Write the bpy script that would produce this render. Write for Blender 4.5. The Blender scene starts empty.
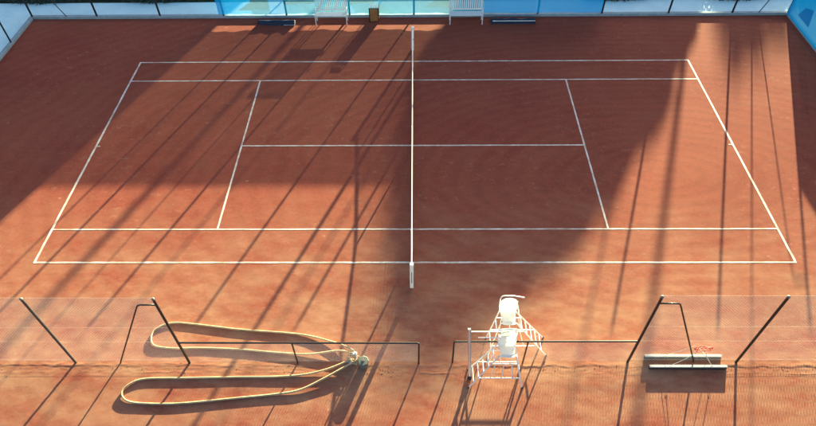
import bpy, math, random
from mathutils import Vector, Matrix, noise
random.seed(7)
R = math.radians
scene = bpy.context.scene

# ------------------------------------------------------------------ camera
cam_data = bpy.data.cameras.new('camera')
cam = bpy.data.objects.new('camera', cam_data)
scene.collection.objects.link(cam)
scene.camera = cam
cam.location = (0.1233, -16.9594, 14.9967)
cam.matrix_world = (Matrix.Translation(cam.location) @ Matrix.Rotation(0.0191543, 4, 'Z')
                    @ Matrix.Rotation(0.7351274, 4, 'X') @ Matrix.Rotation(-0.0156260, 4, 'Z'))
cam_data.sensor_fit = 'HORIZONTAL'
cam_data.sensor_width = 36.0
cam_data.lens = 602.698 / 816 * 36.0
cam_data.clip_start = 0.1
cam_data.clip_end = 3000

# ------------------------------------------------------------------ sky, sun, exposure
SUN_EL, SUN_AZ = 9.7, 20.4          # azimuth from +Y towards +X
world = bpy.data.worlds.new('World')
scene.world = world
world.use_nodes = True
wn = world.node_tree.nodes
sky = wn.new('ShaderNodeTexSky')
sky.sky_type = 'NISHITA'
sky.sun_disc = False
sky.sun_elevation = R(SUN_EL)
sky.sun_rotation = R(SUN_AZ)
sky.air_density = 1.0
sky.dust_density = 2.0
sky.ozone_density = 1.6
world.node_tree.links.new(sky.outputs[0], wn['Background'].inputs[0])
wn['Background'].inputs[1].default_value = 0.055
sun_data = bpy.data.lights.new('sun', 'SUN')
sun_data.energy = 5.0
sun_data.angle = R(0.45)
sun_data.color = (1.0, 0.95, 0.55)
sun = bpy.data.objects.new('sun', sun_data)
scene.collection.objects.link(sun)
sd = Vector((math.sin(R(SUN_AZ)) * math.cos(R(SUN_EL)), math.cos(R(SUN_AZ)) * math.cos(R(SUN_EL)), math.sin(R(SUN_EL))))
sun.rotation_euler = sd.to_track_quat('Z', 'Y').to_euler()
sun.location = sd * 60
scene.view_settings.view_transform = 'Standard'
scene.view_settings.look = 'None'
scene.view_settings.exposure = 2.82
scene.view_settings.gamma = 1.0
scene.view_settings.use_curve_mapping = False
scene.render.engine = 'CYCLES'
scene.cycles.use_denoising = True
scene.cycles.denoising_prefilter = 'ACCURATE'
scene.cycles.max_bounces = 6
scene.cycles.transparent_max_bounces = 12


# ------------------------------------------------------------------ helpers
class MB:
    """collects shapes for one mesh object"""
    def __init__(self):
        self.v, self.f, self.m = [], [], []

    def add(self, vs, fs, mi=0):
        o = len(self.v)
        self.v += [tuple(x) for x in vs]
        self.f += [tuple(i + o for i in f) for f in fs]
        self.m += [mi] * len(fs)
        return self

    def box(self, x0, x1, y0, y1, z0, z1, mi=0):
        return self.add([(x0, y0, z0), (x1, y0, z0), (x1, y1, z0), (x0, y1, z0), (x0, y0, z1), (x1, y0, z1), (x1, y1, z1), (x0, y1, z1)],
                        [(0, 3, 2, 1), (4, 5, 6, 7), (0, 1, 5, 4), (1, 2, 6, 5), (2, 3, 7, 6), (3, 0, 4, 7)], mi)

    def bbox(self, x0, x1, y0, y1, z0, z1, b=0.006, mi=0):
        """box with bevelled vertical and top edges"""
        def ring(i, z):
            return [(x0 + i + b, y0 + i, z), (x1 - i - b, y0 + i, z), (x1 - i, y0 + i + b, z), (x1 - i, y1 - i - b, z),
                    (x1 - i - b, y1 - i, z), (x0 + i + b, y1 - i, z), (x0 + i, y1 - i - b, z), (x0 + i, y0 + i + b, z)]
        v = ring(b * .6, z0) + ring(0, z0 + b * .6) + ring(0, z1 - b) + ring(b, z1)
        f = [tuple(range(7, -1, -1)), tuple(range(24, 32))]
        for k in range(3):
            for i in range(8):
                f.append((k * 8 + i, k * 8 + (i + 1) % 8, (k + 1) * 8 + (i + 1) % 8, (k + 1) * 8 + i))
        return self.add(v, f, mi)

    def tube(self, pts, r, n=8, closed=False, mi=0, cap=True):
        pts = [Vector(p) for p in pts]
        N = len(pts)
        rs = r if isinstance(r, (list, tuple)) else [r] * N
        T = []
        for i in range(N):
            a = pts[(i - 1) % N] if (i > 0 or closed) else pts[i]
            b = pts[(i + 1) % N] if (i < N - 1 or closed) else pts[i]
            T.append((b - a).normalized())
        up = Vector((0, 0, 1)) if abs(T[0].z) < .9 else Vector((1, 0, 0))
        u = T[0].cross(up).normalized()
        vs = []
        for i in range(N):
            if i:
                q = T[i - 1].rotation_difference(T[i])
                u = (q @ u).normalized()
            w = T[i].cross(u)
            for k in range(n):
                a = 2 * math.pi * k / n
                vs.append(pts[i] + (u * math.cos(a) + w * math.sin(a)) * rs[i])
        fs = []
        for i in range(N if closed else N - 1):
            j = (i + 1) % N
            for k in range(n):
                fs.append((i * n + k, i * n + (k + 1) % n, j * n + (k + 1) % n, j * n + k))
        if cap and not closed:
            fs.append(tuple(range(n - 1, -1, -1)))
            fs.append(tuple((N - 1) * n + k for k in range(n)))
        return self.add(vs, fs, mi)

    def lathe(self, cx, cy, prof, n=20, mi=0):
        vs, fs = [], []
        for (r, z) in prof:
            for k in range(n):
                a = 2 * math.pi * k / n
                vs.append((cx + r * math.cos(a), cy + r * math.sin(a), z))
        for i in range(len(prof) - 1):
            for k in range(n):
                fs.append((i * n + k, i * n + (k + 1) % n, (i + 1) * n + (k + 1) % n, (i + 1) * n + k))
        fs.append(tuple(range(n - 1, -1, -1)))
        fs.append(tuple((len(prof) - 1) * n + k for k in range(n)))
        return self.add(vs, fs, mi)

    def build(self, name, mats, parent=None, smooth=False, kind=None):
        me = bpy.data.meshes.new(name)
        me.from_pydata(self.v, [], self.f)
        mats = mats if isinstance(mats, (list, tuple)) else [mats]
        for m in mats:
            me.materials.append(m)
        if len(mats) > 1:
            me.polygons.foreach_set('material_index', self.m)
        if smooth:
            me.polygons.foreach_set('use_smooth', [True] * len(me.polygons))
        me.update()
        o = bpy.data.objects.new(name, me)
        scene.collection.objects.link(o)
        if parent is not None:
            o.parent = parent
            o.matrix_parent_inverse = Matrix.Translation(parent.location).inverted()
        if kind:
            o['kind'] = kind
        return o


def thing(name, label, cat, loc=(0, 0, 0), group=None):
    o = bpy.data.objects.new(name, None)
    o.empty_display_size = .2
    scene.collection.objects.link(o)
    o.location = loc
    return tag(o, label, cat, group)


def tag(o, label, cat, group=None):
    o['label'] = label
    o['category'] = cat
    if group:
        o['group'] = group
    return o


def catmull(pts, sub=8):
    P = [Vector(p) for p in pts]
    out = []
    for i in range(len(P) - 1):
        p0, p1, p2, p3 = P[max(i - 1, 0)], P[i], P[i + 1], P[min(i + 2, len(P) - 1)]
        for k in range(sub):
            t = k / sub
            out.append(.5 * ((2 * p1) + (p2 - p0) * t + (2 * p0 - 5 * p1 + 4 * p2 - p3) * t * t + (3 * p1 - p0 - 3 * p2 + p3) * t ** 3))
    out.append(P[-1])
    return out


# ------------------------------------------------------------------ materials
def mat(name, col, rough=.6, metal=0., var=.0, vscale=8., bump=0., bscale=40., col2=None, spec=.5):
    m = bpy.data.materials.new(name)
    m.use_nodes = True
    nt = m.node_tree
    b = nt.nodes['Principled BSDF']
    b.inputs['Base Color'].default_value = (*col, 1)
    b.inputs['Roughness'].default_value = rough
    b.inputs['Metallic'].default_value = metal
    b.inputs['Specular IOR Level'].default_value = spec
    if var or col2:
        tc = nt.nodes.new('ShaderNodeTexCoord')
        nz = nt.nodes.new('ShaderNodeTexNoise')
        nz.inputs['Scale'].default_value = vscale
        nz.inputs['Detail'].default_value = 6
        nz.inputs['Roughness'].default_value = .65
        nt.links.new(tc.outputs['Object'], nz.inputs['Vector'])
        rp = nt.nodes.new('ShaderNodeValToRGB')
        c2 = col2 or tuple(max(0, c * (1 - var)) for c in col)
        rp.color_ramp.elements[0].position = .35
        rp.color_ramp.elements[1].position = .65
        rp.color_ramp.elements[0].color = (*c2, 1)
        rp.color_ramp.elements[1].color = (*col, 1)
        nt.links.new(nz.outputs[0], rp.inputs[0])
        nt.links.new(rp.outputs[0], b.inputs['Base Color'])
    if bump:
        tc = nt.nodes.new('ShaderNodeTexCoord')
        nz = nt.nodes.new('ShaderNodeTexNoise')
        nz.inputs['Scale'].default_value = bscale
        nz.inputs['Detail'].default_value = 4
        nt.links.new(tc.outputs['Object'], nz.inputs['Vector'])
        bp = nt.nodes.new('ShaderNodeBump')
        bp.inputs['Strength'].default_value = bump
        bp.inputs['Distance'].default_value = .01
        nt.links.new(nz.outputs[0], bp.inputs['Height'])
        nt.links.new(bp.outputs[0], b.inputs['Normal'])
    return m


def clay_material():
    m = bpy.data.materials.new('red_clay')
    m.use_nodes = True
    nt = m.node_tree
    L = nt.links.new
    b = nt.nodes['Principled BSDF']
    b.inputs['Roughness'].default_value = .95
    b.inputs['Specular IOR Level'].default_value = .1
    tc = nt.nodes.new('ShaderNodeTexCoord')

    def noise_n(scale, detail=5, rough=.6, stretch=None, dist=0):
        n = nt.nodes.new('ShaderNodeTexNoise')
        n.inputs['Scale'].default_value = scale
        n.inputs['Detail'].default_value = detail
        n.inputs['Roughness'].default_value = rough
        n.inputs['Distortion'].default_value = dist
        if stretch:
            mp = nt.nodes.new('ShaderNodeMapping')
            mp.inputs['Scale'].default_value = stretch
            mp.inputs['Rotation'].default_value = (0, 0, R(2))
            L(tc.outputs['Object'], mp.inputs[0])
            L(mp.outputs[0], n.inputs['Vector'])
        else:
            L(tc.outputs['Object'], n.inputs['Vector'])
        return n.outputs[0]

    def ramp(sock, lo, hi, c0=(0, 0, 0), c1=(1, 1, 1)):
        r = nt.nodes.new('ShaderNodeValToRGB')
        r.color_ramp.elements[0].position = lo
        r.color_ramp.elements[1].position = hi
        r.color_ramp.elements[0].color = (*c0, 1)
        r.color_ramp.elements[1].color = (*c1, 1)
        L(sock, r.inputs[0])
        return r.outputs[0]

    def mix(fac, a, c, mode='MIX'):
        n = nt.nodes.new('ShaderNodeMix')
        n.data_type = 'RGBA'
        n.blend_type = mode
        if isinstance(fac, float):
            n.inputs[0].default_value = fac
        else:
            L(fac, n.inputs[0])
        for s, k in ((a, 6), (c, 7)):
            if isinstance(s, tuple):
                n.inputs[k].default_value = (*s, 1)
            else:
                L(s, n.inputs[k])
        return n.outputs[2]

    def math_n(op, a, c=None):
        n = nt.nodes.new('ShaderNodeMath')
        n.operation = op
        for k, s in enumerate((a, c)):
            if s is None:
                continue
            if isinstance(s, (int, float)):
                n.inputs[k].default_value = s
            else:
                L(s, n.inputs[k])
        return n.outputs[0]

    base = ramp(noise_n(.16, 6, .55), .32, .68, (.240, .046, .032), (.290, .069, .043))
    # fine broom streaks along the court
    streak = ramp(noise_n(1.0, 8, .78, (.45, 3.2, 1)), .3, .7, (.80, .80, .80), (1.12, 1.12, 1.12))
    base = mix(.45, base, streak, 'MULTIPLY')
    grit = ramp(noise_n(9, 6, .75), .32, .68, (.78, .76, .74), (1.16, 1.16, 1.16))
    base = mix(.75, base, grit, 'MULTIPLY')
    speck = ramp(noise_n(26, 4, .7), .3, .7, (.80, .78, .76), (1.14, 1.14, 1.14))
    base = mix(.85, base, speck, 'MULTIPLY')
    # pale dry dust in drifts, also used to lift the sunlit clay
    sep = nt.nodes.new('ShaderNodeSeparateXYZ')
    L(tc.outputs['Object'], sep.inputs[0])
    mr = nt.nodes.new('ShaderNodeMapRange')       # dusty by the spectators' fence, stretched courtward to brighten the sunlit clay
    mr.inputs['From Min'].default_value = -2.0
    mr.inputs['From Max'].default_value = -8.3
    L(sep.outputs[1], mr.inputs['Value'])
    near = nt.nodes.new('ShaderNodeMapRange')
    near.inputs['From Min'].default_value = -13.5
    near.inputs['From Max'].default_value = -9.5
    L(sep.outputs[1], near.inputs['Value'])
    strip = math_n('MULTIPLY', mr.outputs[0], near.outputs[0])
    drift = ramp(noise_n(.9, 9, .74, (.7, 1.3, 1)), .30, .72)
    fac = math_n('MULTIPLY', drift, math_n('ADD', math_n('MULTIPLY', strip, .95), .14))
    base = mix(fac, base, (.40, .21, .125))
    scuff = ramp(noise_n(2.6, 10, .82, (1, 1.5, 1)), .56, .64)
    where = ramp(noise_n(.23, 3, .5), .42, .56)
    base = mix(math_n('MULTIPLY', math_n('MULTIPLY', scuff, where), .36), base, (.46, .27, .18))
    # ball marks and heel scrapes: small pale dents
    vo = nt.nodes.new('ShaderNodeTexVoronoi')
    vo.inputs['Scale'].default_value = 1.7
    mpv = nt.nodes.new('ShaderNodeMapping')
    mpv.inputs['Scale'].default_value = (.75, 1.25, 1)
    mpv.inputs['Rotation'].default_value = (0, 0, .5)
    L(tc.outputs['Object'], mpv.inputs[0])
    L(mpv.outputs[0], vo.inputs['Vector'])
    dent = ramp(vo.outputs['Distance'], .045, .10, (1, 1, 1), (0, 0, 0))
    dent = math_n('MULTIPLY', dent, ramp(noise_n(.8, 5, .7), .50, .60))
    base = mix(math_n('MULTIPLY', dent, .55), base, (.42, .22, .13))
    # darker damp patches
    damp = ramp(noise_n(.13, 7, .65), .48, .72)
    base = mix(math_n('MULTIPLY', damp, .30), base, (.17, .045, .026))
    # faint arcs left by the drag mat
    wv = nt.nodes.new('ShaderNodeTexWave')
    wv.wave_type = 'RINGS'
    wv.rings_direction = 'Z'
    wv.inputs['Scale'].default_value = .55
    wv.inputs['Distortion'].default_value = 7
    wv.inputs['Detail'].default_value = 4
    wv.inputs['Detail Scale'].default_value = .5
    mpw = nt.nodes.new('ShaderNodeMapping')
    mpw.inputs['Location'].default_value = (-7, 2.5, 0)
    mpw.inputs['Scale'].default_value = (.8, 1.5, 1)
    L(tc.outputs['Object'], mpw.inputs[0])
    L(mpw.outputs[0], wv.inputs[0])
    base = mix(.10, base, ramp(wv.outputs[1], .2, .8, (.6, .6, .6), (1.3, 1.3, 1.3)), 'MULTIPLY')
    L(base, b.inputs['Base Color'])
    h = math_n('ADD', math_n('MULTIPLY', noise_n(38, 5, .7), .35), math_n('MULTIPLY', noise_n(1.0, 5, .7, (.5, 9, 1)), .18))
    h = math_n('ADD', h, math_n('MULTIPLY', noise_n(5, 5, .65), .8))
    bp = nt.nodes.new('ShaderNodeBump')
    bp.inputs['Strength'].default_value = .28
    bp.inputs['Distance'].default_value = .012
    L(h, bp.inputs['Height'])
    L(bp.outputs[0], b.inputs['Normal'])
    return m


def screen_material(name, col, open_=.28, trans=.3):
    """open-weave printed windscreen fabric: part holes, part thin cloth"""
    m = bpy.data.materials.new(name)
    m.use_nodes = True
    nt = m.node_tree
    for n in list(nt.nodes):
        if n.type != 'OUTPUT_MATERIAL':
            nt.nodes.remove(n)
    out = [n for n in nt.nodes if n.type == 'OUTPUT_MATERIAL'][0]
    d = nt.nodes.new('ShaderNodeBsdfDiffuse')
    t = nt.nodes.new('ShaderNodeBsdfTranslucent')
    for n in (d, t):
        n.inputs[0].default_value = (*col, 1)
    h = nt.nodes.new('ShaderNodeBsdfTransparent')
    a = nt.nodes.new('ShaderNodeMixShader')
    a.inputs[0].default_value = trans
    b = nt.nodes.new('ShaderNodeMixShader')
    b.inputs[0].default_value = open_
    nt.links.new(d.outputs[0], a.inputs[1])
    nt.links.new(t.outputs[0], a.inputs[2])
    nt.links.new(a.outputs[0], b.inputs[1])
    nt.links.new(h.outputs[0], b.inputs[2])
    nt.links.new(b.outputs[0], out.inputs[0])
    return m


CLAY = clay_material()
LINE = mat('line_tape', (.74, .71, .66), .7, vscale=3.0, col2=(.46, .31, .22))
CONC = mat('pale_concrete_shade_tint', (.62, .84, .88), .9, vscale=1.6, bump=.2, col2=(.52, .74, .80))  # bluish cast of the shaded pavement is put into this colour
PLINTH = mat('plinth_concrete', (.30, .38, .42), .9, var=.25, vscale=5, bump=.3)
GRASS = mat('grass_soil', (.045, .075, .03), .95, var=.4, vscale=3)
POST = mat('dark_post_paint', (.022, .024, .028), .38, .2, var=.3, vscale=14)
POST_GREY = mat('grey_post', (.10, .105, .11), .5, .5, var=.35, vscale=10)  # lighter grey than the other fence posts
CAPM = mat('grey_cap', (.16, .16, .16), .6)
WIRE = mat('galvanised_wire', (.72, .64, .52), .7, .0)
WIRE_DARK = mat('dark_coated_wire', (.03, .04, .04), .6)
NETM = mat('net_twine', (.015, .016, .018), .9)
TAPE = mat('net_tape', (.82, .81, .78), .8, var=.12, vscale=9)
WHITE = mat('white_enamel', (.82, .82, .81), .35, 0, var=.10, vscale=7)
PLASTIC = mat('white_plastic', (.80, .83, .83), .4, 0, var=.07, vscale=5)
ALU = mat('aluminium', (.62, .63, .65), .35, .7, var=.15, vscale=9)
def thin_plastic(name, col):
    m = screen_material(name, col, 0., .34)
    return m


SHELL = thin_plastic('thin_white_plastic', (.82, .84, .83))
RUBBER = mat('black_rubber', (.015, .015, .018), .8)
HOSE = mat('yellow_hose', (.52, .38, .23), .9, vscale=4, col2=(.38, .26, .15))
TUB = mat('pale_tub_plastic', (.16, .16, .135), .5, var=.2, vscale=12)
BRISTLE = mat('brush_bristle', (.055, .035, .028), .9, var=.4, vscale=30)
BOARD = mat('brush_board', (.50, .50, .50), .5, .2, var=.25, vscale=10)
RED = mat('red_cord', (.55, .05, .04), .6)
CORD = mat('pale_cord', (.72, .68, .60), .8)
NAVY = mat('navy_mat', (.012, .022, .055), .8, var=.5, vscale=18, bump=.5)
WOOD = mat('bin_wood', (.42, .19, .06), .6, var=.35, vscale=6)
BLACKM = mat('black_metal', (.012, .012, .014), .5)
CLOD = mat('clay_clod', (.42, .19, .11), .95, var=.3, vscale=20)
BARK = mat('bark', (.09, .06, .04), .9, var=.4, vscale=6, bump=.6)
LEAF = mat('leaf_green', (.05, .085, .025), .6, var=.45, vscale=1.2)
LEAF2 = mat('hedge_green', (.02, .05, .035), .6, var=.5, vscale=2.5)
RENDERW = mat('building_render', (.50, .46, .40), .9, var=.12, vscale=.7)
ROOFM = mat('building_roof', (.28, .12, .08), .8, var=.25, vscale=2)
GLASS = mat('window_glass', (.04, .05, .06), .08)
S_BLUE = screen_material('screen_blue', (.004, .42, .92), .19, .05)
S_BLUE2 = screen_material('screen_deep_blue', (.004, .27, .70), .20, .05)
S_AQUA = screen_material('screen_aqua', (.008, .44, .70), .17, .0)
S_PALE = screen_material('screen_pale_aqua', (.02, .52, .78), .17, .0)
S_TEAL = screen_material('screen_teal', (.005, .27, .38), .18, .0)
S_SIDE = screen_material('screen_side_blue', (.004, .36, .80), .03, .05)

# ------------------------------------------------------------------ ground and court
FY = -8.95          # spectators' fence line
FARY = 9.2          # far fence line
LX, RX = -18.2, 17.65
DROP = -.007

g = MB()
g.add([(-900, -900, -.12), (900, -900, -.12), (900, 900, -.12), (-900, 900, -.12)], [(0, 1, 2, 3)])
ground = g.build('ground', GRASS)
ground['kind'] = 'structure'


def clay_z(x, y):
    n = noise.noise(Vector((x * .9, 3.1, 0))) * .03 + noise.noise(Vector((x * 3.7, 9.3, 0))) * .035 + noise.noise(Vector((x * 11, 1.3, 0))) * .018
    edge = -9.035 + n
    t = min(1, max(0, (edge - y) / .035))
    z = DROP * t * max(.15, .55 + 1.5 * noise.noise(Vector((x * .55, 5.5, 1))))
    # crumbled lip thrown up along the fence
    d = (y - edge - .03)
    lip = .007 * math.exp(-(d / .05) ** 2) * max(0, .25 + 1.3 * noise.noise(Vector((x * .9, 2, 2))) + .8 * noise.noise(Vector((x * 3.1, y * 9, 2))) + .5 * noise.noise(Vector((x * 9, y * 16, 2))))
    e2 = -9.23 + .05 * noise.noise(Vector((x * .7, 0, 7))) + .025 * noise.noise(Vector((x * 4.3, 0, 9)))
    ridge2 = .006 * math.exp(-((y - e2) / .022) ** 2) * max(0, .2 + 1.6 * noise.noise(Vector((x * .8, 4, 4))) + .6 * noise.noise(Vector((x * 6, y * 9, 3))))
    rough = .003 * noise.noise(Vector((x * 6, y * 14, 0))) * math.exp(-((y + 9.1) / .3) ** 2)
    return z + lip + ridge2 + rough


ys = [-32, -25, -19, -15, -13, -12, -11.2, -10.6, -10.2, -9.9, -9.7, -9.6]
ys += [-9.5 + .0175 * i for i in range(41)]
ys += [-8.7, -8.5, -8, -7, -5, -2.5, 0, 2.5, 5, 7, 8.5, 9.3]
NX = 620
vs, fs = [], []
for yy in ys:
    for i in range(NX + 1):
        xx = LX - .1 + (RX - LX + .2) * i / NX
        zz = clay_z(xx, yy) if -9.62 < yy < -8.75 else (0 if yy > -9 else DROP * .98)
        vs.append((xx, yy, zz))
for j in range(len(ys) - 1):
    for i in range(NX):
        a = j * (NX + 1) + i
        fs.append((a, a + 1, a + NX + 2, a + NX + 1))
c = MB()
c.add(vs, fs)
court = c.build('clay_court', CLAY, smooth=True)
court['kind'] = 'structure'
court['label'] = 'red clay tennis court surface with white tape lines'


def line(x0, x1, y0, y1):
    """tape strip with slightly uneven edges"""
    along_x = (x1 - x0) > (y1 - y0)
    n = max(1, int(max(x1 - x0, y1 - y0) / .22))
    sd_ = random.random() * 50
    vs, fs = [], []
    for i in range(n + 1):
        q = i / n
        e0 = .009 * noise.noise(Vector((q * n * .6, sd_, 0)))
        e1 = .009 * noise.noise(Vector((q * n * .6, sd_, 9)))
        if along_x:
            a, b_ = (x0 + (x1 - x0) * q, y0 + e0), (x0 + (x1 - x0) * q, y1 + e1)
        else:
            a, b_ = (x1 + e1, y0 + (y1 - y0) * q), (x0 + e0, y0 + (y1 - y0) * q)
        vs += [(*a, -.004), (*b_, -.004), (*b_, .005), (*a, .005)]
    for i in range(n):
        k = i * 4
        for j in range(4):
            fs.append((k + j, k + 4 + j, k + 4 + (j + 1) % 4, k + (j + 1) % 4))
    fs += [(0, 1, 2, 3), (n * 4 + 3, n * 4 + 2, n * 4 + 1, n * 4)]
    m = MB()
    m.add(vs, fs)
    return m.build('court_line', LINE, court)


w = .045
HL, HD, HS, SV = 11.885, 5.485, 4.115, 6.40
for s in (-1, 1):
    line(-HL - .03, HL + .03, s * HD - .04 * 0 - w * .6, s * HD + w * .6)                 # doubles sideline
    line(s * HL - .035, s * HL + .035, -HD + w * .6 + .002, HD - w * .6 - .002)           # baseline
    for a in (-1, 1):
        pass
    line(-HL + .037, HL - .037, s * HS - w * .55, s * HS + w * .55)                       # singles sideline
    line(s * SV - .03, s * SV + .03, -HS + w * .55 + .002, HS - w * .55 - .002)           # service line
    line(s * (HL - .035) - (.12 if s > 0 else 0) , s * (HL - .035) + (0 if s > 0 else .12), -.025, .025)
line(-SV + .032, SV - .032, -.027, .027)

# pale pavement round the court, beyond the fence plinth
p = MB()
p.box(LX - 2.6, RX + 2.2, FARY + .13, FARY + 1.42, -.15, .02)
pave = p.build('pavement', CONC)
pave['kind'] = 'structure'
p = MB()
p.box(LX - 2.6, LX - .13, -12, FARY + .128, -.15, .018)
pave2 = p.build('pavement', CONC)
pave2['kind'] = 'structure'
p = MB()
p.box(RX + .13, RX + 2.2, -12, FARY + .128, -.15, .018)
pave3 = p.build('pavement', CONC)
pave3['kind'] = 'structure'
for nm, bx in (('far', (LX - .12, RX + .12, FARY - .06, FARY + .127)), ('left', (LX - .127, LX + .05, -13, FARY - .064)), ('right', (RX - .05, RX + .127, -13, FARY - .064))):
    p = MB()
    p.bbox(*bx, -.1, .125, .02)
    o = p.build('fence_plinth', PLINTH)
    tag(o, {'far': 'pale concrete kerb under the fence behind the white benches', 'left': 'pale concrete kerb under the fence of bare posts without any screen, along the court end',
            'right': 'concrete kerb under the plain blue screen at the court end'}[nm], 'kerb')

# crumbs of clay along the spectators' fence
m = MB()
for i in range(420):
    x = random.uniform(-13, 13)
    y = random.gauss(-9.08, .09)
    if random.random() < .25:
        x, y = random.gauss(-1.3, .5), random.gauss(-9.1, .18)
    r = random.uniform(.004, .013) * (1.3 if random.random() < .1 else 1)
    z = clay_z(x, y) if y > -9.6 else DROP
    vs = []
    for d in ((1, 0, 0), (-1, 0, 0), (0, 1, 0), (0, -1, 0), (0, 0, 1), (0, 0, -1)):
        vs.append((x + d[0] * r * random.uniform(.6, 1.3), y + d[1] * r * random.uniform(.6, 1.3), z + r * .3 + d[2] * r * random.uniform(.5, .9)))
    m.add(vs, [(0, 2, 4), (2, 1, 4), (1, 3, 4), (3, 0, 4), (2, 0, 5), (1, 2, 5), (3, 1, 5), (0, 3, 5)])
o = m.build('clay_crumbs', CLOD, kind='stuff')
tag(o, 'loose clay crumbs scattered along the foot of the wire fence', 'gravel')


# ------------------------------------------------------------------ fences
def chain_link(mb, P0, U, length, z0, z1, pitch=.075, r=.0016):
    """crossing diagonal wires in the vertical plane through P0 along U"""
    U = Vector(U)
    N = Vector((U.y, -U.x, 0))
    H = z1 - z0
    for sgn in (1, -1):
        k = -H
        while k < length:
            a, b = k, k + H          # along-coordinate at the bottom and the top
            za, zb = z0, z1
            if a < 0:
                za += -a
                a = 0
            if b > length:
                zb -= (b - length)
                b = length
            if b - a > .01:
                if sgn < 0:
                    q0, q1 = (length - a, za), (length - b, zb)
                else:
                    q0, q1 = (a, za), (b, zb)
                A = Vector(P0) + U * q0[0] + Vector((0, 0, q0[1])) + N * (.001 * sgn)
                B = Vector(P0) + U * q1[0] + Vector((0, 0, q1[1])) + N * (.001 * sgn)
                d = (B - A).normalized()
                e = d.cross(N)
                o = [N * r, -N * r * .5 + e * r * .87, -N * r * .5 - e * r * .87]
                mb.add([A + x for x in o] + [B + x for x in o], [(0, 1, 4, 3), (1, 2, 5, 4), (2, 0, 3, 5)])
            k += pitch
    return mb


def post(parent, x, y, h, r=.034, m=POST, z0=-.1, name='post', capped=True):
    mb = MB()
    mb.tube([(x, y, z0), (x, y, h)], r, 12)
    o = mb.build(name, m, parent, smooth=False)
    if capped:
        mb = MB()
        mb.lathe(x, y, [(r + .004, h - .03), (r + .004, h + .004), (r * .6, h + .02), (.004, h + .024)], 12)
        c_ = mb.build('post_cap', CAPM, o)
    return o


def brace(parent, xf, xt, y, zt, xp, r=.021, m=POST, z0=-.06):
    """bent pipe: foot on the ground, sloping up, then level to the post"""
    pts = [(xf, y, z0), (xf + (xt - xf) * .02, y, .05), (xf + (xt - xf) * .95, y, zt * .955), (xt - (xt - xf) * .01, y, zt * .99), (xt + (xp - xt) * .12, y, zt), (xp, y, zt)]
    mb = MB()
    mb.tube(pts, r, 10)
    return mb.build('brace', m, parent, smooth=True)


def wire(parent, a, b, r=.0011, m=WIRE):
    mb = MB()
    mb.tube([a, b], r, 5)
    return mb.build('tension_wire', m, parent)


FH = 3.12
# left tall wire fence (near)
f = thing('wire_fence', 'tall wire fence with dark posts, on the hose side of the gap', 'fence', (-9.3, FY, 0))
for x, mt in ((-15.3, POST), (-12.3, POST), (-9.25, POST_GREY), (-6.1, POST)):
    post(f, x, FY, FH, m=mt)
mb = MB()
chain_link(mb, (-18.1, FY + .04, 0), (1, 0, 0), 12.0, .02, FH - .03, r=.0023)
mb.build('chain_link_mesh', WIRE, f, kind='stuff')
brace(f, -8.02, -6.55, FY, 2.86, -6.1)
for z in (.08, 1.05, 1.75, FH - .03):
    wire(f, (-18.1, FY + .045, z), (-6.1, FY + .045, z))

# right tall wire fence
f = thing('wire_fence', 'tall wire fence with dark posts, standing behind the drag brushes', 'fence', (8.88, FY + .05, 0))
for x in (5.9, 8.84, 11.9, 14.9):
    post(f, x, FY + .05, FH + .03)
mb = MB()
chain_link(mb, (5.9, FY + .09, 0), (1, 0, 0), 11.6, .02, FH, r=.0020)
mb.build('chain_link_mesh', WIRE, f, kind='stuff')
brace(f, 7.70, 6.40, FY + .05, 2.86, 5.9)
for z in (.08, 1.05, 1.75, FH):
    wire(f, (5.9, FY + .095, z), (17.5, FY + .095, z))

# two low barriers with a gap between them
LH = 1.08
f = thing('low_fence', 'low black pipe barrier beside the yellow hose', 'fence', (-3.1, FY, 0))
for x in (-3.12,):
    post(f, x, FY, LH - .01, .022, capped=False)
mb = MB()
mb.tube([(-6.07, FY, LH), (.17, FY, LH), (.2, FY, LH - .02), (.2, FY, -.1)], .024, 10)
mb.build('top_rail', POST, f, smooth=False)
mb = MB()
chain_link(mb, (-6.05, FY + .035, 0), (1, 0, 0), 6.25, .02, LH - .02, r=.0018)
mb.build('chain_link_mesh', WIRE, f, kind='stuff')

f = thing('low_fence', 'low black pipe barrier behind the front white umpire chair', 'fence', (3.05, FY + .03, 0))
post(f, 3.04, FY + .03, LH + .02, .022, capped=False)
mb = MB()
mb.tube([(5.87, FY + .04, LH + .03), (1.15, FY + .03, LH + .03), (1.12, FY + .03, LH + .01), (1.12, FY + .03, -.1)], .024, 10)
mb.build('top_rail', POST, f)
mb = MB()
chain_link(mb, (1.12, FY + .065, 0), (1, 0, 0), 4.75, .02, LH, r=.0018)
mb.build('chain_link_mesh', WIRE, f, kind='stuff')

# far fence
f = thing('wire_fence', 'tall dark post fence behind the white benches, bare posts at its ends', 'fence', (0, FARY, 0))
for x in (LX, -15.08, -12.05, -9.0, -6.0, -3.0, .05, 3.0, 5.9, 8.92, 12.05, 15.04, RX):
    post(f, x, FARY, FH, .045, z0=-.1, capped=False)
mb = MB()
chain_link(mb, (LX, FARY + .045, 0), (1, 0, 0), RX - LX, .13, FH - .03, .075, .0008)
mb.build('chain_link_mesh', WIRE_DARK, f, kind='stuff')
brace(f, -16.5, -17.75, FARY, 2.8, LX)
brace(f, 16.24, 17.25, FARY, 2.8, RX)
for z in (1.1, 2.1, FH - .03):
    wire(f, (LX, FARY + .05, z), (RX, FARY + .05, z), m=WIRE_DARK)

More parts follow.
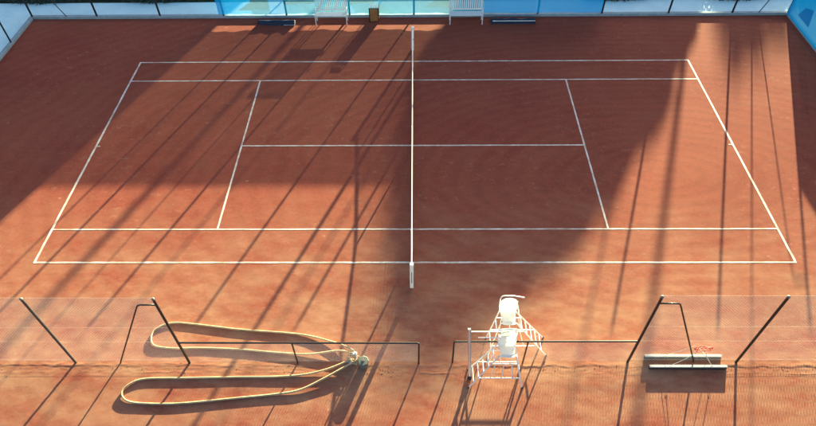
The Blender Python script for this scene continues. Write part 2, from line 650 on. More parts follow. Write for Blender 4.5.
f = thing('wire_fence', 'tall dark post fence without screen along the court end', 'fence', (LX, 2, 0))
for y in (6.95, 5.0, 2.0, -1.0, -4.0, -7.0):
    post(f, LX, y, FH, .036, capped=False)
mb = MB()
chain_link(mb, (LX - .045, -8.9, 0), (0, 1, 0), FARY + 8.8, .13, FH - .03, .075, .0008)
mb.build('chain_link_mesh', WIRE_DARK, f, kind='stuff')

f = thing('wire_fence', 'tall dark post fence hung with plain blue screen at court end', 'fence', (RX, 2, 0))
for y in (6.1, 3.0, 0.0, -3.0, -6.0, -8.9):
    post(f, RX, y, FH, .036, capped=False)
mb = MB()
chain_link(mb, (RX + .045, -8.9, 0), (0, 1, 0), FARY + 8.8, .13, FH - .03, .075, .0008)
mb.build('chain_link_mesh', WIRE_DARK, f, kind='stuff')

# ------------------------------------------------------------------ windscreens
SB, ST, SY = .205, 2.06, FARY - .055


def sheet(poly, y, wav=.012, n=1):
    m = MB()
    m.add([(x, y, z) for x, z in poly], [tuple(range(len(poly)))])
    return m


def cloth(x0, x1, z0, z1, y):
    """gently billowing sheet in the XZ plane"""
    nx, nz = max(2, int((x1 - x0) / .15)), 10
    m = MB()
    vs = []
    for j in range(nz + 1):
        for i in range(nx + 1):
            x = x0 + (x1 - x0) * i / nx
            z = z0 + (z1 - z0) * j / nz
            dz = .012 * math.sin(x * 2.1) * (1 if j == 0 else 0)
            vs.append((x, y + .018 * math.sin(x * 2.09 + .7) * math.sin(math.pi * (z - z0) / (z1 - z0)), z + dz))
    fs = [(j * (nx + 1) + i, j * (nx + 1) + i + 1, (j + 1) * (nx + 1) + i + 1, (j + 1) * (nx + 1) + i) for j in range(nz) for i in range(nx)]
    m.add(vs, fs)
    return m


def PX(x):
    return (x - 412.8) / 21.12


def PZ(y):
    return (15.4 - y) / 19.7


# left: printed mural screen (blue ground, aqua and teal shapes)
scr = thing('windscreen', 'printed windscreen with aqua and teal shapes on the far fence behind the benches', 'windscreen', (-3, SY, 0))
regions = [  # x-range of the printed ground and its ink
    (218, 252, S_BLUE), (252, 270.5, S_AQUA), (270.5, 285, S_BLUE2), (285, 350, S_PALE), (350, 414, S_PALE), (414, 450, S_AQUA), (450, 483, S_PALE)]
shapes = [
    ([(239, 7.5), (253, -1), (253, 7.5)], S_TEAL), ([(253, 7), (270, 7), (270, -4), (253, -4)], S_TEAL),
    ([(300, 1), (306, 1), (316, 12), (309, 12)], S_AQUA), ([(285.5, -2), (316, -2), (316, 1), (285.5, 2.5)], S_TEAL),
    ([(350, -3), (380, -3), (374, 1.5), (350, 2)], S_TEAL), ([(349, 4), (352, 4), (357, 13), (351, 12.5)], S_BLUE2),
    ([(424, 5.5), (436, -2), (449, -2), (449, 5.5)], S_TEAL), ([(392, -20), (412, -20), (408, -6), (396, -5)], S_BLUE),
    ([(300, -20), (330, -20), (322, -7), (306, -6)], S_BLUE2), ([(455, -20), (480, -20), (480, -5), (462, -8)], S_TEAL)]
INKS = [S_BLUE, S_BLUE2, S_AQUA, S_PALE, S_TEAL]


def inside(px, pz, poly):
    c_ = False
    n = len(poly)
    for i in range(n):
        (x0, z0), (x1, z1) = poly[i], poly[i - 1]
        if (z0 > pz) != (z1 > pz) and px < (x1 - x0) * (pz - z0) / (z1 - z0) + x0:
            c_ = not c_
    return c_


def ink(x, z):
    k = S_PALE
    for a, b, mt in regions:
        if PX(a) <= x < PX(b):
            k = mt
    for pl, mt in shapes_m:
        if inside(x, z, pl):
            k = mt
    return INKS.index(k)


shapes_m = [([(PX(x), PZ(y)) for x, y in pl], mt) for pl, mt in shapes]
edges = [PX(218), -6.0, -3.0, .05, PX(483)]
for a, b in zip(edges[:-1], edges[1:]):       # one cloth per fence bay
    m = MB()
    nx, nz = int((b - a) / .035), 52
    vs = []
    for j in range(nz + 1):
        for i in range(nx + 1):
            x, z = a + .006 + (b - a - .012) * i / nx, SB + (ST - SB) * j / nz
            vs.append((x, SY + .018 * math.sin(x * 2.09 + .7) * math.sin(math.pi * j / nz), z + (.014 * math.sin(x * 2.1) + .008 * math.sin(x * 7)) * (1 - j / nz)))
    m.v = vs
    for j in range(nz):
        for i in range(nx):
            q = j * (nx + 1) + i
            m.f.append((q, q + 1, q + nx + 2, q + nx + 1))
            m.m.append(ink(vs[q][0] + .017, SB + (ST - SB) * (j + .5) / nz))
    m.build('screen_panel', INKS, scr)
scr2 = thing('windscreen', 'plain bright blue windscreen on the far fence behind the navy drag mat', 'windscreen', (6, SY, 0))
cloth(PX(483) + .004, PX(600), SB, ST, SY).build('screen_panel', S_BLUE, scr2)
m = MB()
nn = 90
vs = []
for j in range(7):
    for i in range(nn + 1):
        y = -8.8 + (FARY - .1 + 8.8) * i / nn
        z = .09 + (ST - .09) * j / 6
        vs.append((RX - .078 - .018 * math.sin(y * 2.09) * math.sin(math.pi * j / 6), y, z))
m.add(vs, [(j * (nn + 1) + i, j * (nn + 1) + i + 1, (j + 1) * (nn + 1) + i + 1, (j + 1) * (nn + 1) + i) for j in range(6) for i in range(nn)])
scr3 = thing('windscreen', 'plain blue windscreen along the court end, meeting the far corner', 'windscreen', (RX - .055, 0, 0))
m.build('screen_panel', S_SIDE, scr3)
m = MB()
m.add([(RX - .105, 7.2, .5), (RX - .105, 8.3, .5), (RX - .105, 8.0, 1.0), (RX - .105, 7.4, 1.2)], [(0, 1, 2, 3)])
m.build('printed_shape', S_BLUE2, scr3)

# ------------------------------------------------------------------ tennis net
net = thing('tennis_net', 'black tennis net with white top tape and white posts across the court', 'net', (0, 0, 0))
NY = 6.40


def net_h(y):
    return .914 + (1.07 - .914) * (abs(y) / NY) ** 1.15


def net_x(y, t):
    return .012 * math.sin(y * 1.3 + t) * (1 - t) * (1 - (y / NY) ** 2)


m = MB()
r = .0025
y = -NY + .06
while y < NY - .05:
    pts = [Vector((net_x(y, t), y, .03 + (net_h(y) - .04) * t)) for t in (0, .5, 1)]
    m.tube(pts, r, 3, cap=False)
    y += .046
for k in range(1, 20):
    t = k / 20
    pts = [Vector((net_x(yy, t), yy, .03 + (net_h(yy) - .04) * t)) for yy in [-NY + .06 + (2 * NY - .12) * i / 24 for i in range(25)]]
    m.tube(pts, r * (2 if k > 18 else 1), 3, cap=False)
m.build('net_mesh', NETM, net, kind='stuff')
m = MB()
vs, fs = [], []
for i in range(33):
    yy = -NY + .05 + (2 * NY - .1) * i / 32
    h = net_h(yy)
    x = 0
    vs += [(x - .017, yy, h - .045), (x - .017, yy, h - .008), (x - .010, yy, h), (x + .010, yy, h), (x + .017, yy, h - .008), (x + .017, yy, h - .045)]
for i in range(32):
    for k in range(5):
        fs.append((i * 6 + k, i * 6 + k + 1, i * 6 + k + 7, i * 6 + k + 6))
    fs.append((i * 6 + 5, i * 6, i * 6 + 6, i * 6 + 11))
m.add(vs, fs)
m.build('top_tape', TAPE, net)
m = MB()
m.tube([(0, -NY + .02, .035), (0, NY - .02, .035)], .006, 6)
m.build('bottom_cord', NETM, net)
m = MB()
m.box(-.021, .021, -.03, .03, .0, net_h(0) + .004)
m.build('centre_strap', TAPE, net)
for s in (-1, 1):
    m = MB()
    m.bbox(-.055, .055, s * NY - .055, s * NY + .055, -.1, 1.12, .012)
    pp = m.build('net_post', WHITE, net)
    m = MB()
    m.box(-.012, .012, s * NY - .0585, s * NY + .0585, .25, .8)
    m.build('post_groove', CAPM, pp)
    m = MB()
    m.tube([(0, s * NY - s * .07, .62), (.0, s * NY - s * .10, .62), (.05, s * NY - s * .10, .55)], .012, 6)
    m.build('winder_handle', BLACKM, pp)
    m = MB()
    ys_ = s * 5.03
    m.box(-.026, .026, ys_ - .026, ys_ + .026, .0, net_h(ys_) + .006)
    m.build('singles_stick', TAPE, net)


# ------------------------------------------------------------------ umpire chairs
def umpire_chair(label, d, cx, yn, yf, xl, xr, arms, z0):
    """d: side of the ladder (-1 = -X). yn / yf: near and far feet; the frame narrows upwards. xl: ladder foot, xr: leg foot"""
    t = thing('umpire_chair', label, 'umpire chair', (cx, (yn + yf) / 2, z0), 'white umpire chairs by the low barrier')
    sz = 1.40
    tr = .0185
    le = cx + d * .21          # seat edge on the ladder side
    re = cx - d * .21
    ytn, ytf = yn + .17, yf - .01

    def P(side, near, z):
        q = (z - z0) / (sz - z0)
        xf, xt = (xl, le) if side == 'ladder' else (xr, re)
        ya, yb = (yn, ytn) if near else (yf, ytf)
        return (xf + (xt - xf) * q, ya + (yb - ya) * q, z)

    def bar(name, pts, rad=tr, smooth=False):
        m = MB()
        m.tube(pts, rad, 8)
        return m.build(name, WHITE, t, smooth=smooth)
    for near in (True, False):
        bar('ladder_rail', [P('ladder', near, z0), P('ladder', near, sz)])
        bar('leg', [P('leg', near, z0), P('leg', near, sz)])
        bar('seat_bearer', [P('ladder', near, sz), P('leg', near, sz)])
        za, zb = .44, 1.06
        for z in (za, zb):
            bar('side_rail', [P('ladder', near, z), P('leg', near, z)], tr * .8)
        for k in (.30, .56, .80):
            A, B = Vector(P('ladder', near, za)), Vector(P('leg', near, za))
            C_, D_ = Vector(P('ladder', near, zb)), Vector(P('leg', near, zb))
            bar('upright', [A.lerp(B, k), C_.lerp(D_, max(0.02, k * 1.25 - .22))], tr * .7)
    for k in range(1, 6):
        z = z0 + (sz - z0) * k / 6.0
        bar('rung', [P('ladder', True, z), P('ladder', False, z)], tr * .85)
    for z in (.35, 1.0):
        bar('cross_bar', [P('leg', True, z), P('leg', False, z)], tr * .8)
    # moulded seat shell, its open front towards the spectators' side
    NI = 18
    prof = []
    yfront, ybend = ytn - .05, ytf - .07
    for i in range(NI + 1):
        u = i / NI
        if u < .45:
            q = u / .45
            prof.append((yfront + (ybend - yfront) * q, sz + .045 - .05 * max(0, .15 - q) / .15 - .012 * math.sin(q * 3.14)))
        else:
            q = (u - .45) / .55
            prof.append((ybend + .05 * math.sin(min(1, q * 3) * 1.57) + .06 * q, sz + .045 + .50 * q ** 1.2))
    vs, fs = [], []
    th = .018
    for side in (0, 1):
        for i, (y, z) in enumerate(prof):
            u = i / NI
            hw = .165 + .055 * min(1, u / .6)
            if u > .88:
                hw -= .05 * ((u - .88) / .12) ** 2
            for j in range(9):
                v = j / 8 * 2 - 1
                up_ = min(1, max(0, (u - .35) / .3))
                yy = y - .05 * abs(v) ** 2.5 * up_
                zz = z + .035 * abs(v) ** 3 * (1 - up_)
                vs.append((cx + hw * v, yy + (th if side and u > .45 else 0), zz - (th if side and u <= .45 else 0)))
    vs = vs[:(NI + 1) * 9]          # one thin moulded skin
    for i in range(NI):
        for j in range(8):
            a = i * 9 + j
            fs.append((a, a + 1, a + 10, a + 9))
    m = MB()
    m.add(vs, fs)
    m.build('seat_shell', SHELL, t, smooth=True)
    # shelf rails reaching out over the ladder
    for ya, x0, x1, z in arms:
        bar('shelf_rail', [(x0, ya, z), (x1, ya, z)], tr * .8)
    if arms:
        m = MB()
        m.bbox(cx - .20, cx + .02, arms[1][0] - .02, arms[0][0] + .02, arms[0][3] + .02, arms[0][3] + .04, .006)
        m.build('writing_shelf', mat('shelf_grey', (.30, .33, .34), .6), t)
    # back frame: posts rising behind the shell, joined by a bent top rail that runs on as an arm
    yb_ = ytf + .03
    bar('back_post', [(cx + d * .21, ytf, sz), (cx + d * .23, yb_, sz + .40)], tr * .8)
    bar('back_rail', catmull([(cx - d * .21, ytf, sz), (cx - d * .23, yb_, sz + .45), (cx - d * .20, yb_, sz + .62), (cx - d * .10, yb_, sz + .66), (cx + d * .12, yb_, sz + .65), (cx + d * .38, yb_, sz + .58)], 5), tr * .85, True)
    bar('armrest', [(cx + d * .23, yb_, sz + .30), (cx + d * .25, ytn + .05, sz + .26)], tr * .8)
    for sd_ in ('ladder', 'leg'):
        for near in (True, False):
            x, y, z = P(sd_, near, z0)
            m = MB()
            m.lathe(x, y, [(.024, z0 - .002), (.026, z0 + .03), (.02, z0 + .05)], 10)
            m.build('foot_cap', RUBBER, t)
    return t


umpire_chair('white umpire chair beside the upright pale post, ladder on the post side', -1, 2.42, -9.66, -9.14, 1.52, 2.93,
             [(-9.10, 1.50, 2.22, 1.90), (-9.24, 1.66, 2.22, 1.85)], DROP)
umpire_chair('white umpire chair on the court side of the low barrier', 1, 2.54, -8.72, -8.16, 3.70, 2.10, [], 0.0)

# pale upright post beside the front chair
t = thing('upright_post', 'tall pale aluminium post leaning by the umpire chair ladder', 'post', (1.56, -9.38, DROP))


def leaning(x0, x1, y0, y1, z0, z1, dx):
    m = MB()
    m.add([(x0, y0, z0), (x1, y0, z0), (x1, y1, z0), (x0, y1, z0), (x0 + dx, y0, z1), (x1 + dx, y0, z1), (x1 + dx, y1, z1), (x0 + dx, y1, z1)],
          [(0, 3, 2, 1), (4, 5, 6, 7), (0, 1, 5, 4), (1, 2, 6, 5), (2, 3, 7, 6), (3, 0, 4, 7)])
    return m


for a, b_ in ((-.036, -.016), (.016, .036)):
    leaning(1.565 + a, 1.565 + b_, -9.41, -9.35, DROP, 2.5, -.17).build('flange', ALU, t)
leaning(1.565 - .0155, 1.565 + .0155, -9.40, -9.36, DROP + .004, 2.49, -.17).build('web', WHITE, t)
m = MB()
m.lathe(1.56, -9.38, [(.06, DROP - .004), (.06, .02), (.055, .10), (.045, .12)], 18)
m.build('foot', mat('foot_blue', (.02, .025, .05), .6), t)

# ------------------------------------------------------------------ hose and tub
HR = .027


def hose(pts, label, group='yellow watering hoses'):
    m = MB()
    m.tube(catmull(pts, 9), HR, 8)
    o = m.build('hose', HOSE, smooth=True)
    tag(o, label, 'hose', group)
    return o


e = HR
hose([(-1.52, -8.80, 0.048), (-1.62, -8.62, 0.092), (-1.80, -8.50, 0.092), (-2.20, -8.33, 0.059), (-3.17, -8.07, 0.031), (-4.92, -7.91, 0.026), (-6.30, -7.73, 0.023), (-6.95, -7.70, 0.023), (-7.33, -7.90, 0.031),
      (-7.38, -8.18, 0.037), (-7.20, -8.44, 0.031), (-6.60, -8.52, 0.023), (-5.93, -8.50, 0.020), (-4.79, -8.55, 0.023), (-3.60, -8.66, 0.028), (-2.82, -8.70, 0.042), (-2.10, -8.62, 0.081), (-1.78, -8.66, 0.097), (-1.58, -8.80, 0.081), (-1.50, -8.88, 0.031)],
     'yellow hose loop lying on the court side of the low barrier')
hose([(-1.50, -8.98, 0.048), (-1.58, -8.90, 0.097), (-1.80, -8.97, 0.097), (-2.30, -9.17, 0.059), (-2.90, -9.31, 0.034), (-3.70, -9.37, 0.023), (-4.63, -9.38, 0.020), (-6.00, -9.41, 0.020), (-7.10, -9.43, 0.020), (-7.50, -9.56, 0.031),
      (-7.68, -9.81, 0.037), (-7.50, -10.05, 0.028), (-7.05, -10.13, 0.020), (-6.06, -10.13, 0.020), (-4.52, -9.97, 0.020), (-3.60, -9.87, 0.023), (-2.95, -9.75, 0.037), (-2.35, -9.44, 0.064), (-1.95, -9.20, 0.086), (-1.62, -9.00, 0.086), (-1.48, -9.02, 0.026)],
     'yellow hose loop lying in front of the low barrier')
# coupling wraps at the meeting point
t = thing('water_tub', 'pale grey green tub with lid where the hoses meet', 'tub', (-1.25, -9.0, 0))
m = MB()
m.lathe(-1.30, -9.02, [(.12, DROP - .003), (.13, .02), (.135, .16), (.14, .22), (.15, .23), (.15, .245)], 20)
m.build('body', TUB, t, smooth=False)
m = MB()
m.lathe(-1.30, -9.02, [(.156, .247), (.158, .26), (.14, .272), (.05, .275), (.045, .29), (.02, .293)], 8)
m.build('lid', TUB, t)
pts = [(-1.60 + (.13 + .03 * math.sin(k * 1.1)) * math.cos(k * .42), -8.84 + (.12 + .03 * math.cos(k * .9)) * math.sin(k * .42), .03 + .0028 * k) for k in range(46)]
m = MB()
m.tube(catmull(pts, 3), .018, 8)
o = m.build('hose_coil', HOSE, smooth=True)
tag(o, 'loose tan tangle of hose beside the tap', 'hose')
t = thing('hose_tap', 'small standpipe tap with pale couplings beside the tub', 'tap', (-1.5, -8.9, 0))
m = MB()
m.tube([(-1.52, -8.86, -.05), (-1.52, -8.86, .34), (-1.56, -8.88, .40), (-1.62, -8.92, .38)], .018, 8)
m.build('pipe', ALU, t, smooth=True)
m = MB()
m.lathe(-1.52, -8.86, [(.05, .36), (.052, .375), (.02, .40), (.015, .42)], 12)
m.build('handle', mat('tap_blue', (.45, .58, .68), .5), t)
for k, (x, y, z) in enumerate(((-1.64, -8.61, .09), (-1.62, -8.90, .095), (-1.66, -8.99, .09))):
    m = MB()
    m.tube([(x - .06, y, z), (x + .05, y + .01, z)], .03, 10)
    m.build('coupling', mat('coupling_grey', (.30, .30, .27), .6), t)

# ------------------------------------------------------------------ drag brushes by the fence
for y, x0, x1, z0, h, lab in ((-9.08, 6.42, 8.50, DROP, .125, 'long pale backed drag brush in front of the wire fence'),
                              (-8.77, 6.37, 8.45, 0.0, .13, 'long pale backed drag brush on the court side of the wire fence')):
    t = thing('drag_brush', lab, 'brush', ((x0 + x1) / 2, y, z0), 'drag brushes by the fence')
    m = MB()
    m.bbox(x0, x1, y - .036, y + .036, z0 + h - .04, z0 + h, .006)
    m.build('board', BOARD, t)
    m = MB()
    rr = random.Random(3)
    n = 130
    for i in range(n):
        for k in range(3):
            bx = x0 + .015 + (x1 - x0 - .03) * i / (n - 1) + rr.uniform(-.004, .004)
            by = y - .028 + .028 * k
            dx, dy = rr.uniform(-.012, .012), rr.uniform(-.012, .012)
            m.tube([(bx, by, z0 + h - .039), (bx + dx, by + dy, z0 + .001)], [.008, .0115], 4, cap=False)
    m.build('bristles', BRISTLE, t, kind='stuff')
    for xx in (x0 + .55, x1 - .42):
        m = MB()
        m.tube([(xx - .02, y, z0 + h), (xx - .02, y, z0 + h + .03), (xx + .02, y, z0 + h + .03), (xx + .02, y, z0 + h)], .006, 6)
        m.build('eyelet', ALU, t)
        m = MB()
        if y < -9:
            m.tube(catmull([(xx, y, z0 + h + .02), (xx + (7.62 - xx) * .5, y + .03, .48), (7.62 + (xx - 7.46) * .10, FY - .02, .80)], 6), .008, 6)
        else:
            m.tube(catmull([(xx, y, z0 + h + .02), (xx + (7.55 - xx) * .5, y - .02, .42), (7.55 + (xx - 7.4) * .08, FY + .13, .74)], 6), .006, 6)
        m.build('pull_cord', CORD, t)
m = MB()
pts = []
for i in range(60):
    a = i / 59 * 2 * math.pi * 2.6
    rr_ = .17 + .04 * math.sin(i * .7)
    pts.append((7.64 + rr_ * 1.15 * math.cos(a), FY - .04 + .02 * math.sin(a * 1.7), .86 + rr_ * .55 * math.sin(a) + .02 * math.sin(i * 1.3)))
m.tube(pts, .009, 6)
o = m.build('cord_coil', RED, smooth=True)
tag(o, 'red cord looped over the fence above the drag brushes', 'cord')


# ------------------------------------------------------------------ far side: benches, bin, mats
def bench(x0, x1, label):
    t = thing('bench', label, 'bench', ((x0 + x1) / 2, 8.65, 0), 'white benches by the far fence')
    yf, yb = 8.47, 8.86
    for x in (x0 + .03, x1 - .03):
        m = MB()
        m.tube([(x, yf, 0), (x, yf, .43)], .022, 8)
        m.build('leg', WHITE, t)
        m = MB()
        m.tube([(x, yb + .03, 0), (x, yb, .45), (x, yb + .10, 1.10)], .022, 8)
        m.build('leg', WHITE, t)
        m = MB()
        m.tube(catmull([(x, yb + .04, .68), (x, 8.66, .70), (x, yf + .03, .66), (x, yf + .01, .44)], 4), .018, 8)
        m.build('armrest', WHITE, t, smooth=True)
    for k in range(6):
        y = yf + .005 + k * .066
        m = MB()
        m.bbox(x0, x1, y, y + .060, .435, .46, .005)
        m.build('seat_slat', WHITE, t)
    for z, y in ((.56, yb + .018), (1.08, yb + .098)):
        m = MB()
        m.bbox(x0 + .055, x1 - .055, y - .016, y + .016, z - .03, z + .03, .005)
        m.build('back_rail', WHITE, t)
    n = 15
    for i in range(n):
        x = x0 + .10 + (x1 - x0 - .20) * i / (n - 1)
        m = MB()
        ya, yb2 = yb + .018, yb + .098
        m.add([(x - .026, ya - .006, .59), (x + .026, ya - .006, .59), (x + .026, ya + .006, .59), (x - .026, ya + .006, .59),
               (x - .026, yb2 - .006, 1.05), (x + .026, yb2 - .006, 1.05), (x + .026, yb2 + .006, 1.05), (x - .026, yb2 + .006, 1.05)],
              [(0, 3, 2, 1), (4, 5, 6, 7), (0, 1, 5, 4), (1, 2, 6, 5), (2, 3, 7, 6), (3, 0, 4, 7)])
        m.build('back_slat', WHITE, t)


bench(-4.55, -3.05, 'white slatted bench beside the wooden bin')
bench(1.70, 3.26, 'white slatted bench beside the blue screen and the dark drag mat')

t = thing('litter_bin', 'upright wooden slatted bin with black corner frame by the far fence', 'bin', (-1.8, 8.8, 0))
bx0, bx1, by0, by1 = -2.02, -1.60, 8.72, 9.05
for x in (bx0, bx1):
    for y in (by0, by1):
        m = MB()
        m.box(x - .02, x + .02, y - .02, y + .02, 0, .72)
        m.build('corner_post', BLACKM, t)
for k in range(5):
    x = bx0 + .03 + k * .073
    for y in (by0, by1):
        m = MB()
        m.bbox(x, x + .064, y - .012, y + .012, .06, .64, .004)
        m.build('slat', WOOD, t)
for k in range(4):
    y = by0 + .03 + k * .073
    for x in (bx0, bx1):
        m = MB()
        m.bbox(x - .012, x + .012, y, y + .062, .06, .64, .004)
        m.build('slat', WOOD, t)
for k in range(4):
    m = MB()
    m.bbox(bx0 - .01 + k * .112, bx0 + .085 + k * .112, by0 - .02, by1 + .02, .722, .745, .004)
    m.build('lid_slat', CONC, t)


def drag_mat(x0, x1, y0, y1, label, taper):
    t = thing('drag_mat', label, 'drag mat', ((x0 + x1) / 2, (y0 + y1) / 2, 0), 'dark drag mats by the far fence')
    nx, ny = 40, 8
    m = MB()
    vs = []
    for lay in (0, 1):
        for j in range(ny + 1):
            for i in range(nx + 1):
                u, v = i / nx, j / ny
                x = x0 + (x1 - x0) * u
                y = y0 + (y1 - y0) * v
                if taper:
                    y = y0 + (y1 - y0) * (v * (.35 + .65 * min(1, u * 2.2)) + .25 * (1 - min(1, u * 2.2)))
                h = .16 * math.sin(math.pi * v) ** .7 + .012 * math.sin(x * 9 + v * 5) + .02 * noise.noise(Vector((x * 3, y * 6, 0)))
                vs.append((x, y, (max(.015, h) if lay else .0)))
    n1 = (nx + 1) * (ny + 1)
    fs = []
    for j in range(ny):
        for i in range(nx):
            a = j * (nx + 1) + i
            fs.append((n1 + a, n1 + a + 1, n1 + a + nx + 2, n1 + a + nx + 1))
    for i in range(nx):
        fs.append((i, i + 1, n1 + i + 1, n1 + i))
        a = ny * (nx + 1) + i
        fs.append((a + 1, a, n1 + a, n1 + a + 1))
    for j in range(ny):
        a = j * (nx + 1)
        fs.append((a + nx + 1, a, n1 + a, n1 + a + nx + 1))
        a += nx
        fs.append((a, a + nx + 1, n1 + a + nx + 1, n1 + a))
    m.add(vs, fs)
    m.build('mat_roll', NAVY, t, smooth=True)
    m = MB()
    yb = y0 + (.06 if not taper else (y1 - y0) * .6)
    m.tube([(x0 + .06, yb, .13), (x1 - .02, yb, .13)], .021, 8)
    m.build('tow_bar', ALU, t)
    if taper:
        m = MB()
        m.tube([(x1 - .02, yb, .13), (x1 + .02, yb, .10), (x1 + .02, y0, .03), (x1 - .5, y0, .03)], .014, 8)
        m.build('frame', ALU, t)


drag_mat(-7.28, -5.55, 8.45, 8.85, 'pointed dark navy drag mat with pale bar beside the bench under the printed screen', True)
drag_mat(3.66, 5.72, 8.48, 8.92, 'rolled dark navy drag mat with pale bar under the plain blue screen', False)


# ------------------------------------------------------------------ beyond the fence (mostly out of frame; these cast the long shade)
def at_cs(c_, s_):
    a = R(SUN_AZ)
    return (c_ * math.cos(a) + s_ * math.sin(a), -c_ * math.sin(a) + s_ * math.cos(a))


def leaves(mb, rng, cx, cy, cz, rx, ry, rz, n, size, shell=.55):
    for i in range(n):
        while True:
            d = Vector((rng.gauss(0, 1), rng.gauss(0, 1), rng.gauss(0, 1)))
            if d.length > .01:
                break
        d.normalize()
        q = rng.uniform(shell, 1.0) * (.90 + .22 * noise.noise(d * 2.6 + Vector((cx, cy, cz)) * .3))
        p = Vector((cx + d.x * rx * q, cy + d.y * ry * q, cz + d.z * rz * q))
        u = Vector((rng.gauss(0, 1), rng.gauss(0, 1), rng.gauss(0, 1))).normalized()
        v = u.orthogonal().normalized()
        s = size * rng.uniform(.6, 1.3)
        mb.add([p - u * s, p + v * s * .55, p + u * s, p - v * s * .55], [(0, 1, 2, 3)])


def leaves_in(mb, rng, c0, s0, table, n, size):
    # table: height, one flank, other flank (metres across), crown fills the space between
    for i in range(n):
        k = rng.random() * (len(table) - 1)
        j = int(k)
        f_ = k - j
        h, a, b = [table[j][q] * (1 - f_) + table[j + 1][q] * f_ for q in range(3)]
        w = .5 * (b - a)
        ang, rad = rng.uniform(0, 6.2832), math.sqrt(rng.random()) * w * (.96 + .12 * noise.noise(Vector((h * .6, k, 3))))
        x, y = at_cs(.5 * (a + b) + rad * math.cos(ang), s0 + rad * math.sin(ang) * .8)
        p = Vector((x, y, h + rng.gauss(0, .08)))
        u = Vector((rng.gauss(0, 1), rng.gauss(0, 1), rng.gauss(0, 1))).normalized()
        v = u.orthogonal().normalized()
        sz_ = size * rng.uniform(.6, 1.3)
        mb.add([p - u * sz_, p + v * sz_ * .6, p + u * sz_, p - v * sz_ * .6], [(0, 1, 2, 3)])


def tree(label, c_, s_, top, base, rw, n, seed, group='trees beyond the far fence', table=None):
    rng = random.Random(seed)
    x, y = at_cs(c_, s_)
    t = thing('broadleaf_tree', label, 'tree', (x, y, -.12), group)
    cz, rz = (top + base) / 2, (top - base) / 2
    m = MB()
    m.tube([(x, y, -.15), (x + .1, y, base * .6), (x, y + .1, cz), (x, y, cz + rz * .5)], [.34, .27, .18, .08], 10)
    for k in range(9):
        a = k * 2.4
        zz = base * .8 + (cz + rz * .3 - base * .8) * k / 9
        m.tube([(x, y, zz), (x + math.cos(a) * rw * .4, y + math.sin(a) * rw * .4, zz + rz * .25), (x + math.cos(a) * rw * .72, y + math.sin(a) * rw * .72, zz + rz * .4)], [.13, .08, .03], 6)
    m.build('trunk', BARK, t, smooth=True)
    m = MB()
    if table:
        leaves_in(m, rng, c_, s_, table, n, .34)
    else:
        leaves(m, rng, x, y, cz, rw, rw, rz, n, .40, .1)
    m.build('crown', LEAF, t, kind='stuff')
    return t


TD = 55
flanks = [(40, 2.6, 5.2), (30, .2, 7.6), (22, -1.3, 9.0), (15, -1.9, 9.7), (10, -1.8, 9.4), (7, -1.75, 8.9), (4.5, -1.7, 8.4), (2.4, -1.1, 7.95), (0, -.2, 7.15), (-2.4, .55, 6.25), (-4.0, 1.2, 5.4), (-5.2, 1.8, 4.8), (-6.2, 2.5, 4.1)]
crown_table = [((TD - q) * math.tan(R(SUN_EL)), a, b) for q, a, b in flanks]
tree('broad leafy tree standing far beyond the benches', 3.9, TD, 10.6, 2.6, 5.0, 60000, 1, table=crown_table)
tree('lower leafy tree beside the broad tree', 11.6, 96, 15.55, 2.4, 3.2, 14000, 2)

# building that shades the far end of the court
bx, by = at_cs(-11.55, 42)
b = thing('building', 'plain rendered block with tiled roof beyond the fence corner', 'building', (bx - 12, by + 5, -.12))
m = MB()
m.box(bx - 26, bx, by, by + 11, -.2, 12.0)
m.build('wall', RENDERW, b)
m = MB()
m.add([(bx - 26.5, by - .5, 12.0), (bx + .05, by - .5, 12.0), (bx + .05, by + 11.5, 12.0), (bx - 26.5, by + 11.5, 12.0), (bx - 22, by + 5.5, 14.2), (bx - 4, by + 5.5, 14.2)],
      [(0, 3, 2, 1), (0, 1, 5, 4), (1, 2, 5), (2, 3, 4, 5), (3, 0, 4)])
m.build('roof', ROOFM, b)
for fl in range(4):
    for k in range(8):
        x = bx - 24.4 + k * 3.1
        m = MB()
        m.box(x, x + 1.2, by - .03, by + .05, .9 + fl * 2.9, 2.4 + fl * 2.9)
        wn_ = m.build('window', WHITE, b)
        m = MB()
        m.box(x + .08, x + 1.12, by - .042, by - .031, .98 + fl * 2.9, 2.32 + fl * 2.9)
        m.build('pane', GLASS, wn_)

# clipped hedge behind the pavement
rng = random.Random(5)
for x0, x1, yc, lab in ((-21.5, -9.3, 11.05, 'dark leafy hedge behind the pavement by the bare posts beside the printed screen'),
                        (8.6, 20.5, 11.0, 'dark leafy hedge behind the pavement beside the plain blue far screen')):
    t = thing('hedge', lab, 'hedge', ((x0 + x1) / 2, yc, -.12))
    m = MB()
    x = x0
    while x < x1:
        leaves(m, rng, x, yc + .22 * math.sin(x * 1.1), .12, .5, .5, .27, 420, .055, .3)
        x += .42
    m.build('foliage', LEAF2, t, kind='stuff')
    m = MB()
    x = x0
    while x < x1:
        m.tube([(x, yc, -.14), (x + .05, yc, .1), (x - .1, yc + .05, .3)], [.02, .015, .006], 5)
        x += .42
    m.build('stems', BARK, t, kind='stuff')


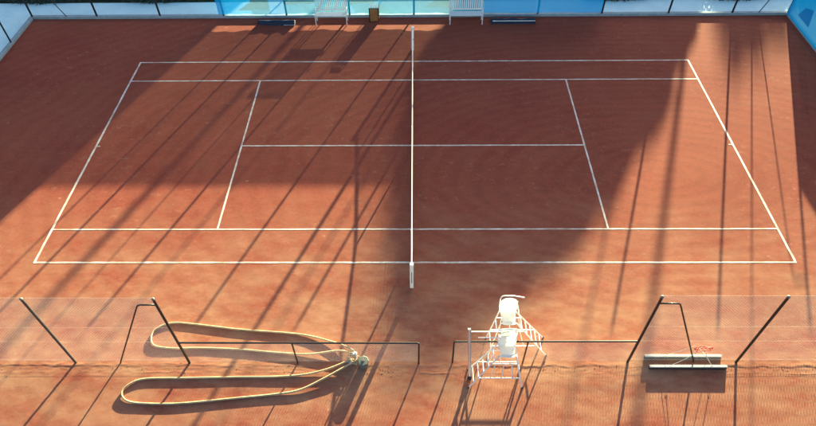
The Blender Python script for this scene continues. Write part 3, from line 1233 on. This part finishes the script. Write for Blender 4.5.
# unseen lamp masts and plain slender poles: their long shadows cross the court
def mast(name, label, cat, x_at_fence, dist, h, r0, head, group):
    a = R(SUN_AZ)
    x, y = x_at_fence + math.sin(a) * dist, FARY + math.cos(a) * dist
    t = thing(name, label, cat, (x, y, -.12), group)
    m = MB()
    m.tube([(x, y, -.15), (x, y, h * .5), (x, y, h)], [r0, r0 * .85, r0 * .6], 12)
    m.build('pole', POST_GREY, t)
    m = MB()
    m.lathe(x, y, [(r0 * 2.2, -.13), (r0 * 2.2, -.08), (r0 * 1.2, -.06)], 12)
    m.build('base_plate', POST_GREY, t)
    if head:
        m = MB()
        m.tube([(x - .8, y, h - .1), (x + .8, y, h - .1)], .035, 8)
        m.build('cross_arm', POST_GREY, t)
        for q in (-.6, .6):
            m = MB()
            m.bbox(x + q - .22, x + q + .22, y - .3, y - .05, h - .06, h + .12, .02)
            m.build('lamp_head', ALU, t)
    else:
        m = MB()
        m.lathe(x, y, [(r0 * .7, h), (r0 * 1.4, h + .04), (r0 * .5, h + .12)], 10)
        m.build('finial', ALU, t)


G1, G2 = 'lamp masts beyond the far fence', 'slender poles beyond the far fence'
mast('lamp_mast', 'dark lamp mast just behind the far fence and its hedge', 'lamp mast', 1.85, 3.2, 7.5, .075, True, G1)
mast('lamp_mast', 'tall lamp mast far beyond the printed windscreen', 'lamp mast', -4.9, 38, 14, .17, True, G1)
mast('lamp_mast', 'tall lamp mast far beyond the unscreened end of the far fence', 'lamp mast', 13.1, 34, 13, .15, True, G1)
mast('slender_pole', 'slender grey pole far beyond the wooden bin', 'pole', -2.1, 22, 9.5, .05, False, G2)
mast('slender_pole', 'slender grey pole far beyond the bench at the blue screen', 'pole', 2.45, 26, 10, .055, False, G2)
mast('slender_pole', 'slender grey pole far beyond the end of the blue screen', 'pole', 11.3, 24, 9.5, .055, False, G2)
mast('slender_pole', 'slender grey pole close behind the far fence near the corner', 'pole', 16.0, 2.6, 5.0, .03, False, G2)
mast('slender_pole', 'short unseen post added close behind the printed screen and the pointed drag mat', 'pole', -7.0, 2.6, 4.6, .04, False, G2)  # this post and the next are added for more thin shadow streaks
mast('slender_pole', 'short unseen post added close behind the printed screen and the first white bench', 'pole', -4.1, 2.8, 4.6, .03, False, G2)
